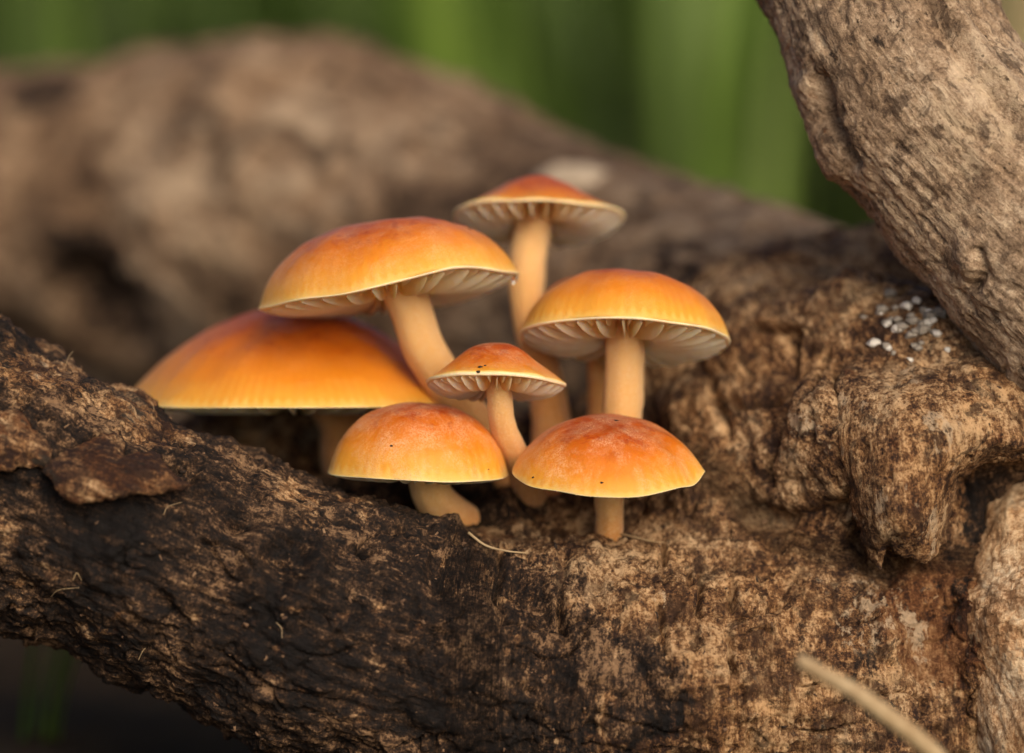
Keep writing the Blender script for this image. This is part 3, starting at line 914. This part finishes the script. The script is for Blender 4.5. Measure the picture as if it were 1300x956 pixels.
def mushroom(label, px, py, wd, R, H, axis, prof, stem, srad, seed, wave=0.05, ngill=34, gdrop=0.10, frost=0.6, waves=None, lip=0.036, warm=0.12, rp=1.2):
    rs = random.Random(seed)
    s = (DIST + wd) / DIST
    c = at(px, py, wd)
    a = camdir(*axis)
    e1 = RX - a * (RX @ a); e1 /= np.linalg.norm(e1)
    e2 = np.cross(a, e1)                     # points away from the viewer
    base = at(*stem[-1])
    T = thing('mushroom', label, 'mushroom', base, 'orange mushrooms clustered on the log')
    ph = [rs.uniform(0, 6.28) for _ in range(4)]
    def wv(th):
        z = wave * (0.55 * np.cos(2 * th + ph[0]) + 0.35 * np.cos(3 * th + ph[1]) + 0.18 * np.cos(5 * th + ph[2]) + 0.10 * np.cos(9 * th + ph[3]))
        for (t0, wdt, amp) in (waves or []):
            dth = (th - math.radians(t0) + np.pi) % (2 * np.pi) - np.pi
            z = z + amp * np.exp(-(dth / math.radians(wdt)) ** 2)
        return z
    def rw(th):
        return 1 + 0.020 * np.cos(2 * th + ph[1]) + 0.014 * np.cos(5 * th + ph[3]) + 0.006 * np.cos(11 * th + ph[0])
    def pos(t, th, z):
        r = R * t * (1 + (rw(th) - 1) * t ** 2)
        zz = z + wv(th) * t ** 3
        return c + (r * np.cos(th))[:, None] * e1 + (r * np.sin(th))[:, None] * e2 + zz[:, None] * a
    r0 = srad[0] / R
    def env(t):                              # lower edge of the gills
        return -lip - gdrop * np.sin(np.pi * np.clip((1 - t) / (1 - r0), 0, 1) ** 0.8)
    def zin_(t):                             # flesh the gills hang from
        return np.minimum(env(t) + 0.27 * R ** 0.5 * np.clip((1 - t) / 0.35, 0, 1) ** 0.7, H * interp(prof, t) - lip - 0.012)
    NS = 360 if R > 2 else 240
    th = np.linspace(0, 2 * np.pi, NS, endpoint=False)
    tout = np.concatenate([np.linspace(0.012, 0.82, 26), np.linspace(0.85, 1.0, 14)])
    lipn = 5
    tin = np.linspace(0.985, 0.06, 16)
    V, rad, stria = [], [], []
    nst = int(R * 44)
    jit = np.interp(np.arange(NS), np.arange(0, NS + 12, 12), [rs.uniform(-1.2, 1.2) for _ in range(0, NS + 12, 12)])
    sfun = np.cos(nst * th + jit) * (0.55 + 0.45 * np.cos(3 * th + ph[2]) * np.cos(7 * th + ph[1]))
    for t in tout:
        tt = np.full(NS, t)
        sm = sstep(.62, .9, t) * (1 - sstep(.975, 1, t))
        z = H * interp(prof, tt) - 0.0018 * sm * (0.5 + 0.5 * sfun)
        z = z + 0.028 * noise(np.stack([tt * np.cos(th) * R * 2.6, tt * np.sin(th) * R * 2.6, np.full(NS, seed * 1.7)], 1), 3)
        V.append(pos(tt, th, z)); rad.append(np.full(NS, t ** rp * 0.985)); stria.append(sfun * sm)
    for k in range(1, lipn + 1):            # rounded cream edge
        f = k / lipn
        tt = np.full(NS, 1 + 0.012 * math.sin(f * math.pi) - 0.015 * f)
        V.append(pos(tt, th, np.full(NS, -lip * f))); rad.append(np.full(NS, .985 + .015 * min(1, f * 2))); stria.append(np.zeros(NS))
    for t in tin[1:]:
        tt = np.full(NS, t)
        V.append(pos(tt, th, zin_(tt))); rad.append(np.full(NS, 1.0)); stria.append(np.zeros(NS))
    V = np.concatenate(V); nr = len(V) // NS
    I = np.arange(nr * NS).reshape(nr, NS)
    Q = np.stack([I[:-1], I[1:], np.roll(I[1:], -1, 1), np.roll(I[:-1], -1, 1)], -1).reshape(-1, 4)
    top = c + a * (H + 0.0)
    V = np.vstack([V, top]); tip = len(V) - 1
    tri = np.stack([np.full(NS, tip), I[0], np.roll(I[0], -1)], 1)
    rad = np.append(np.concatenate(rad), 0.0); stria = np.append(np.concatenate(stria), 0.0)
    org = base
    cap = add('cap', mesh_from('cap', V - org, [Q, tri], dict(rad=rad, stria=stria, frost=np.full(len(V), frost))), M_CAP, T)
    # stem
    pts = np.array([np.append(at(*q), r) for q, r in zip(stem, srad)])
    top0 = c + a * (H * 0.62)
    pts = np.vstack([np.append(top0, srad[0] * 1.05), pts])
    n = 46
    sp = catmull(pts, n)
    Tn = np.gradient(sp[:, :3], axis=0); Tn /= np.linalg.norm(Tn, axis=1)[:, None]
    b1 = np.cross(Tn, [0.0, 1.0, 0.1]); b1 /= np.linalg.norm(b1, axis=1)[:, None]
    b2 = np.cross(Tn, b1)
    m = 32
    al = np.linspace(0, 2 * np.pi, m, endpoint=False)
    SV, along = [], []
    for k in range(n):
        rr = sp[k, 3] * (1 + 0.05 * np.cos(2 * al + k * .05 + ph[0]) + 0.02 * np.cos(7 * al + ph[1]))
        SV.append(sp[k, :3] + (rr * np.cos(al))[:, None] * b1[k] + (rr * np.sin(al))[:, None] * b2[k])
        along.append(np.full(m, min(1, warm + (1 - warm) * k / (n - 1))))
    SV = np.concatenate(SV)
    SV += 0.012 * noise(SV * 5, 71)[:, None] * b1[0]
    J = np.arange(n * m).reshape(n, m)
    SQ = np.stack([J[:-1], np.roll(J[:-1], -1, 1), np.roll(J[1:], -1, 1), J[1:]], -1).reshape(-1, 4)
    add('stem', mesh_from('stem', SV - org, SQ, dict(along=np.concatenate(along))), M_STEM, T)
    # gills: each one a thin curved blade under the cap
    for k in range(ngill * 2):
        full = k % 2 == 0
        th0 = (k + rs.uniform(-.22, .22)) / (ngill * 2) * 2 * math.pi
        ti = (r0 * 1.02 if full else rs.uniform(.50, .74))
        m_ = 8
        u = np.linspace(0, 1, m_)
        t = ti + (0.972 - ti) * u
        tht = th0 + 0.05 * rs.uniform(-1, 1) * np.sin(u * 3.1) + np.zeros(m_)
        zin = zin_(t) + 0.01
        low = zin + (env(t) - zin) * (1 if full else .6)
        round_ = np.sqrt(np.clip(1 - (1 - np.clip(u / .22, 0, 1)) ** 2, 0, 1))
        low = zin - (zin - low) * (0.35 * (1 if full else 0) + (0.65 if full else 1) * round_)
        low = np.minimum(low, zin - 0.012)
        wdt = (0.026 if full else .020) * R / 1.2 * (1 - .35 * u)
        GV = []
        for sgn in (-1, 1):
            da = sgn * wdt * .5 / (R * t)
            GV.append(pos(t, tht + da, zin)); GV.append(pos(t, tht + da * .55, low))
        GV = np.concatenate(GV)
        A = lambda b, i: b * m_ + i
        GF = []
        for i in range(m_ - 1):
            GF += [(A(0, i), A(1, i), A(1, i + 1), A(0, i + 1)), (A(2, i), A(2, i + 1), A(3, i + 1), A(3, i)), (A(1, i), A(3, i), A(3, i + 1), A(1, i + 1))]
        GF.append((A(0, 0), A(2, 0), A(3, 0), A(1, 0)))
        add('gill', mesh_from('gill', GV - org, np.array(GF)), M_GILL, cap)
    return T

mushroom('tall orange mushroom with broad tilted cap and long curved pale stem above the widest cap', 494, 371, 1.2, 1.66, 0.93, (-0.13, 1, 0.065), ROUND,
         [(520, 388, 1.2), (540, 445, 1.4), (585, 515, 2.0), (640, 600, 2.7), (660, 690, 2.9)], [.27, .27, .29, .31, .34], 1, 0.05, 30, 0.14, .45,
         waves=[(-55, 26, .10), (-110, 25, -.05)], rp=1.5)
mushroom('rearmost orange mushroom, highest on the log, with flat-edged cap and straight stem', 683, 279, 2.8, 1.11, 0.57, (0.03, 1, 0.24), BELL,
         [(670, 330, 2.8), (672, 400, 2.9), (698, 520, 2.8), (700, 640, 2.6)], [.23, .22, .25, .30], 2, 0.05, 26, 0.14, .1, waves=[(-30, 35, .07)], rp=1.5)
mushroom('widest orange mushroom with yellow striped margin, behind the dark branch', 374, 512, 2.9, 2.30, 1.30, (0.01, 1, -0.015), FLAT,
         [(436, 530, 2.9), (440, 580, 2.9), (455, 650, 3.0), (480, 730, 3.0)], [.36, .36, .36, .40], 3, 0.02, 40, 0.10, .1, warm=0.6, lip=0.022, rp=0.95)
mushroom('orange mushroom showing pale gills and thick straight stem, beside the brown knot', 792, 430, 0.9, 1.32, 0.86, (0.05, 1, 0.215), ROUND,
         [(793, 440, 1.0), (790, 520, 1.2), (778, 590, 1.6), (745, 650, 1.8), (735, 700, 2.0)], [.26, .27, .28, .27, .27], 4, 0.03, 27, 0.12, .25, rp=1.15)
mushroom('smallest orange mushroom with pointed cap, flared pale edge and two dark specks', 629, 484, 0.2, 0.89, 0.49, (0.02, 1, 0.13), BELL,
         [(634, 505, .2), (640, 545, .4), (660, 590, .9), (676, 640, 1.5), (680, 700, 1.8)], [.165, .165, .18, .20, .22], 5, 0.015, 24, 0.15, .8, lip=0.05)
mushroom('low rounded orange mushroom with frosted crown leaning over the dark branch', 531, 600, 0.5, 1.14, 0.90, (0.02, 1, -0.065), ROUND,
         [(545, 616, .7), (562, 645, 1.0), (605, 680, 1.5), (630, 730, 1.8)], [.25, .26, .27, .27], 6, 0.02, 32, 0.06, 0.9, lip=0.02, warm=0.25)
mushroom('low orange mushroom with freckled cap tipped forward on a short stem', 771, 596, 0.1, 1.20, 0.66, (0.01, 1, -0.27), DOME,
         [(773, 630, .5), (774, 655, .65), (772, 690, .8), (772, 725, .9)], [.20, .19, .20, .20], 7, 0.03, 32, 0.06, 0.9, lip=0.022, warm=0.25, rp=1.1, waves=[(-12, 9, .05), (-28, 10, -.04)])
mushroom('partly hidden dark orange mushroom behind the thick-stemmed gilled one', 748, 428, 2.5, 0.86, 0.80, (0.0, 1, 0.24), ROUND,
         [(757, 460, 2.6), (757, 540, 2.6), (750, 640, 2.5)], [.13, .13, .15], 8, 0.03, 24, 0.12, .2, warm=0.35)

# specks and a drop on the caps
def lump(name, p, r, mat, seed, sq=(1, 1, 1), parent=None, seg=(10, 7)):
    m, n = seg
    V, F = [], []
    for j in range(n + 1):
        f = math.pi * j / n
        for i in range(m):
            t = 2 * math.pi * i / m
            V.append((math.sin(f) * math.cos(t), math.sin(f) * math.sin(t), math.cos(f)))
    V = np.array(V)
    V = V * r * (1 + 0.35 * noise(V * 1.3 + seed * 3.1, 5)[:, None] * 1.6) * np.array(sq)
    I = np.arange((n + 1) * m).reshape(n + 1, m)
    Q = np.stack([I[:-1], I[1:], np.roll(I[1:], -1, 1), np.roll(I[:-1], -1, 1)], -1).reshape(-1, 4)
    return add(name, mesh_from(name, V, Q), mat, parent, Vector(np.asarray(p) * CM))

M_SOIL = simple('soil_speck', (0.012, 0.008, 0.006), (0.04, 0.022, 0.014), 20)
def drop_material():
    M = Mat('water_drop')
    M.fin((0.98, 0.98, 0.98), 0.02, None, 0.5, Transmission_Weight=1.0, IOR=1.33)
    return M.m
bpy.context.view_layer.update()
DG = bpy.context.evaluated_depsgraph_get()
def on_cap(px, py):
    """where the sight line through a pixel meets a cap"""
    o = Vector(CAMPOS * CM); d = (Vector(at(px, py) * CM) - o).normalized()
    hit, p, n, i, ob, m = S.ray_cast(DG, o, d)
    return np.array(p) / CM, np.array(n)
for i, (x, y, r) in enumerate([(610, 466, .030), (607, 472, .026), (616, 464, .018), (497, 566, .022), (764, 613, .022), (677, 606, .018), (782, 534, .024), (595, 290, .022), (742, 252, .022), (620, 596, .012), (700, 250, .010)]):
    p, nn = on_cap(x, y)
    o = lump('soil_speck', p - nn * r * 0.1, r, M_SOIL, i + 30, (1.2, .9, .6), None, (7, 5))
    cap_ = ['the smallest pointed orange cap'] * 3 + ['the low rounded orange cap', 'the freckled forward-tipped orange cap', 'the freckled forward-tipped orange cap', 'the freckled forward-tipped orange cap',
            'the tall tilted orange cap', 'the rearmost orange cap', 'the low rounded orange cap', 'the rearmost orange cap']
    o['label'] = 'tiny dark soil speck stuck on ' + cap_[i]; o['category'] = 'speck'; o['group'] = 'soil specks on ' + cap_[i]
p, nn = on_cap(728, 231)
o = lump('wood_chip', p, .42, M_BARE_CHIP, 12, (1.3, .8, .6), None, (14, 9))
o['label'] = 'pale cream wood chip on the trunk behind the rearmost mushroom'; o['category'] = 'wood chip'
p = at(653, 354, 1.1)
o = lump('water_drop', p, .045, drop_material(), 90, (1, 1, 1.1), None, (16, 10))
o['label'] = 'tiny clear water drop hanging on the rim of the tall tilted cap'; o['category'] = 'drop'

# pick surface points of the log
vis = ((FN @ FW) < 0.35)
def on_log(px, py, n=0.0):
    d = (FPX - px) ** 2 + (FPY - py) ** 2 + np.where(vis, 0, 1e6)
    k = np.argpartition(d, 60)[:60]
    k = k[np.argmin(FWD[k])]
    return FV[k] + FN[k] * n, FN[k]

GL = 'whitish grit crumb lying in the crevice beside the raised branch'
M_GRIT2 = simple('grey_grit', (0.10, 0.085, 0.07), (0.30, 0.26, 0.21), 9)
rg = random.Random(4)
spots = [(1106, 432, .095), (1120, 405, .07), (1134, 412, .08), (1150, 388, .09), (1163, 380, .075), (1178, 388, .085), (1148, 452, .06), (1162, 470, .05),
         (1098, 465, .06), (1190, 420, .07), (1175, 405, .08), (1122, 436, .06), (1205, 440, .055), (1112, 390, .05), (1090, 480, .045), (1186, 400, .06)]
spots += [(rg.gauss(1150, 28), rg.gauss(408, 20), rg.uniform(.04, .11)) for _ in range(26)]
for i, (x, y, r) in enumerate(spots):
    p, nn = on_log(x, y)
    o = lump('grit_crumb', p + nn * r * 0.3, r, M_GRIT if i < 16 else M_GRIT2, i, (1, .9, .7), None, (6, 4))
    o.data.polygons.foreach_set('use_smooth', np.zeros(len(o.data.polygons), bool))
    o['label'] = GL if i < 16 else 'dull grey grit crumb lying in the crevice beside the raised branch'
    o['category'] = 'crumb'; o['group'] = 'white grit crumbs on the log' if i < 16 else 'grey grit crumbs on the log'

def strand(name, pts, r0, r1, mat, parent, m=6, n=20):
    sp = catmull(pts, n)
    Tn = np.gradient(sp, axis=0); Tn /= np.linalg.norm(Tn, axis=1)[:, None]
    b1 = np.cross(Tn, [0.21, 1.0, 0.1]); b1 /= np.linalg.norm(b1, axis=1)[:, None]
    b2 = np.cross(Tn, b1)
    al = np.linspace(0, 2 * np.pi, m, endpoint=False)
    V = np.concatenate([sp[k] + (r0 + (r1 - r0) * k / (n - 1)) * (np.cos(al)[:, None] * b1[k] + np.sin(al)[:, None] * b2[k]) for k in range(n)])
    I = np.arange(n * m).reshape(n, m)
    Q = np.stack([I[:-1], np.roll(I[:-1], -1, 1), np.roll(I[1:], -1, 1), I[1:]], -1).reshape(-1, 4)
    caps = [I[0][::-1][None, :], I[-1][None, :]]
    off = np.array([0, 0, 0.0])
    return add(name, mesh_from(name, V, [Q] + caps), mat, parent)

def surf_strand(name, pix, r0, r1, mat, lift=0.02, parent=LOG):
    pp = []
    for (x, y) in pix:
        p, nn = on_log(x, y)
        pp.append(p + nn * lift)
    inv = -np.array(LOG.location) / CM
    if parent is LOG:
        pp = [p + inv for p in pp]
    return strand(name, pp, r0, r1, mat, parent)

surf_strand('straw', [(590, 683), (615, 692), (645, 700), (672, 704)], .018, .010, M_STRAW, .045)
surf_strand('straw', [(785, 677), (805, 686), (830, 690), (846, 689)], .016, .008, M_STRAW, .045)
surf_strand('fibre', [(92, 738), (100, 730), (104, 737)], .008, .004, M_STRAW, .03)
surf_strand('fibre', [(208, 648), (218, 640), (232, 634)], .005, .003, M_STRAW, .03)
surf_strand('fibre', [(172, 846), (178, 838), (184, 834)], .007, .003, M_STRAW, .03)
surf_strand('fibre', [(345, 790), (350, 800), (354, 815)], .005, .003, M_STRAW, .03)
inv_ = np.array(LOG.location) / CM
h0, hn = on_log(92, 452)
strand('fibre', [h0 - inv_, h0 + RX * .04 + UP * .12 - inv_, h0 + RX * .10 + UP * .20 - inv_], .004, .002, M_STRAW, LOG)
h0, hn = on_log(200, 518)
strand('fibre', [h0 - inv_, h0 - RX * .02 + UP * .10 - inv_, h0 - RX * .05 + UP * .16 - inv_], .004, .002, M_STRAW, LOG)
surf_strand('fibre', [(60, 765), (75, 755), (95, 752)], .005, .003, M_STRAW, .03)
tw = strand('twig', [at(1014, 838, -4.4), at(1045, 856, -4.5), at(1085, 878, -4.6), at(1125, 908, -4.5), at(1190, 962, -4.2), at(1330, 1120, -3.2)], .085, .13, M_STRAW, None, 10, 24)
tw['label'] = 'pale broken twig tip poking up in front of the log'; tw['category'] = 'twig'

# loose bark crumbs clinging to the log: too many and too small to pick apart
def build_chips():
    area = np.where(vis & (FPX > -40) & (FPX < 1340) & (FPY > 380) & (FPY < 990) & (FWD < 4))[0]
    k = RNG.choice(area, 1300, replace=False)
    V, F, G, base = [], [], [], 0
    M = Mat('bark_crumb')
    mat = M.fin(M.ramp(M.attr('tint'), [(0.0, (0.02, 0.013, 0.009)), (0.6, (0.10, 0.055, 0.03)), (0.9, (0.16, 0.09, 0.048)), (1.0, (0.26, 0.16, 0.085))]), 0.85)
    for i in k:
        n = FN[i]; r = min(0.026, abs(RNG.normal(0, 1)) * 0.014 + 0.006)
        t = np.cross(n, RNG.normal(size=3)); t /= np.linalg.norm(t) + 1e-9
        b = np.cross(n, t)
        L, W, H = r * RNG.uniform(1, 2.2), r * RNG.uniform(.5, 1.0), r * RNG.uniform(.3, .8)
        nn = n + 0.6 * t * RNG.normal() * .5
        q = []
        for (x, y, z) in ((-1, -1, -.5), (1, -.7, -.5), (1.1, .8, -.5), (-.8, 1, -.5), (-.7, -.8, 1), (.8, -.5, .8), (.7, .6, 1), (-.6, .7, .9)):
            q.append(FV[i] + t * L * x * RNG.uniform(.7, 1.2) + b * W * y * RNG.uniform(.7, 1.2) + nn * H * z)
        V += q
        F += [[base + j for j in f] for f in ((0, 3, 2, 1), (4, 5, 6, 7), (0, 1, 5, 4), (1, 2, 6, 5), (2, 3, 7, 6), (3, 0, 4, 7))]
        base += 8
        G += [RNG.random()] * 8
    o = add('bark_crumbs', mesh_from('bark_crumbs', np.array(V) - np.array(LOG.location) / CM, np.array(F), {'tint': np.array(G)}, smooth=False), mat, LOG)
    o['kind'] = 'stuff'
build_chips()
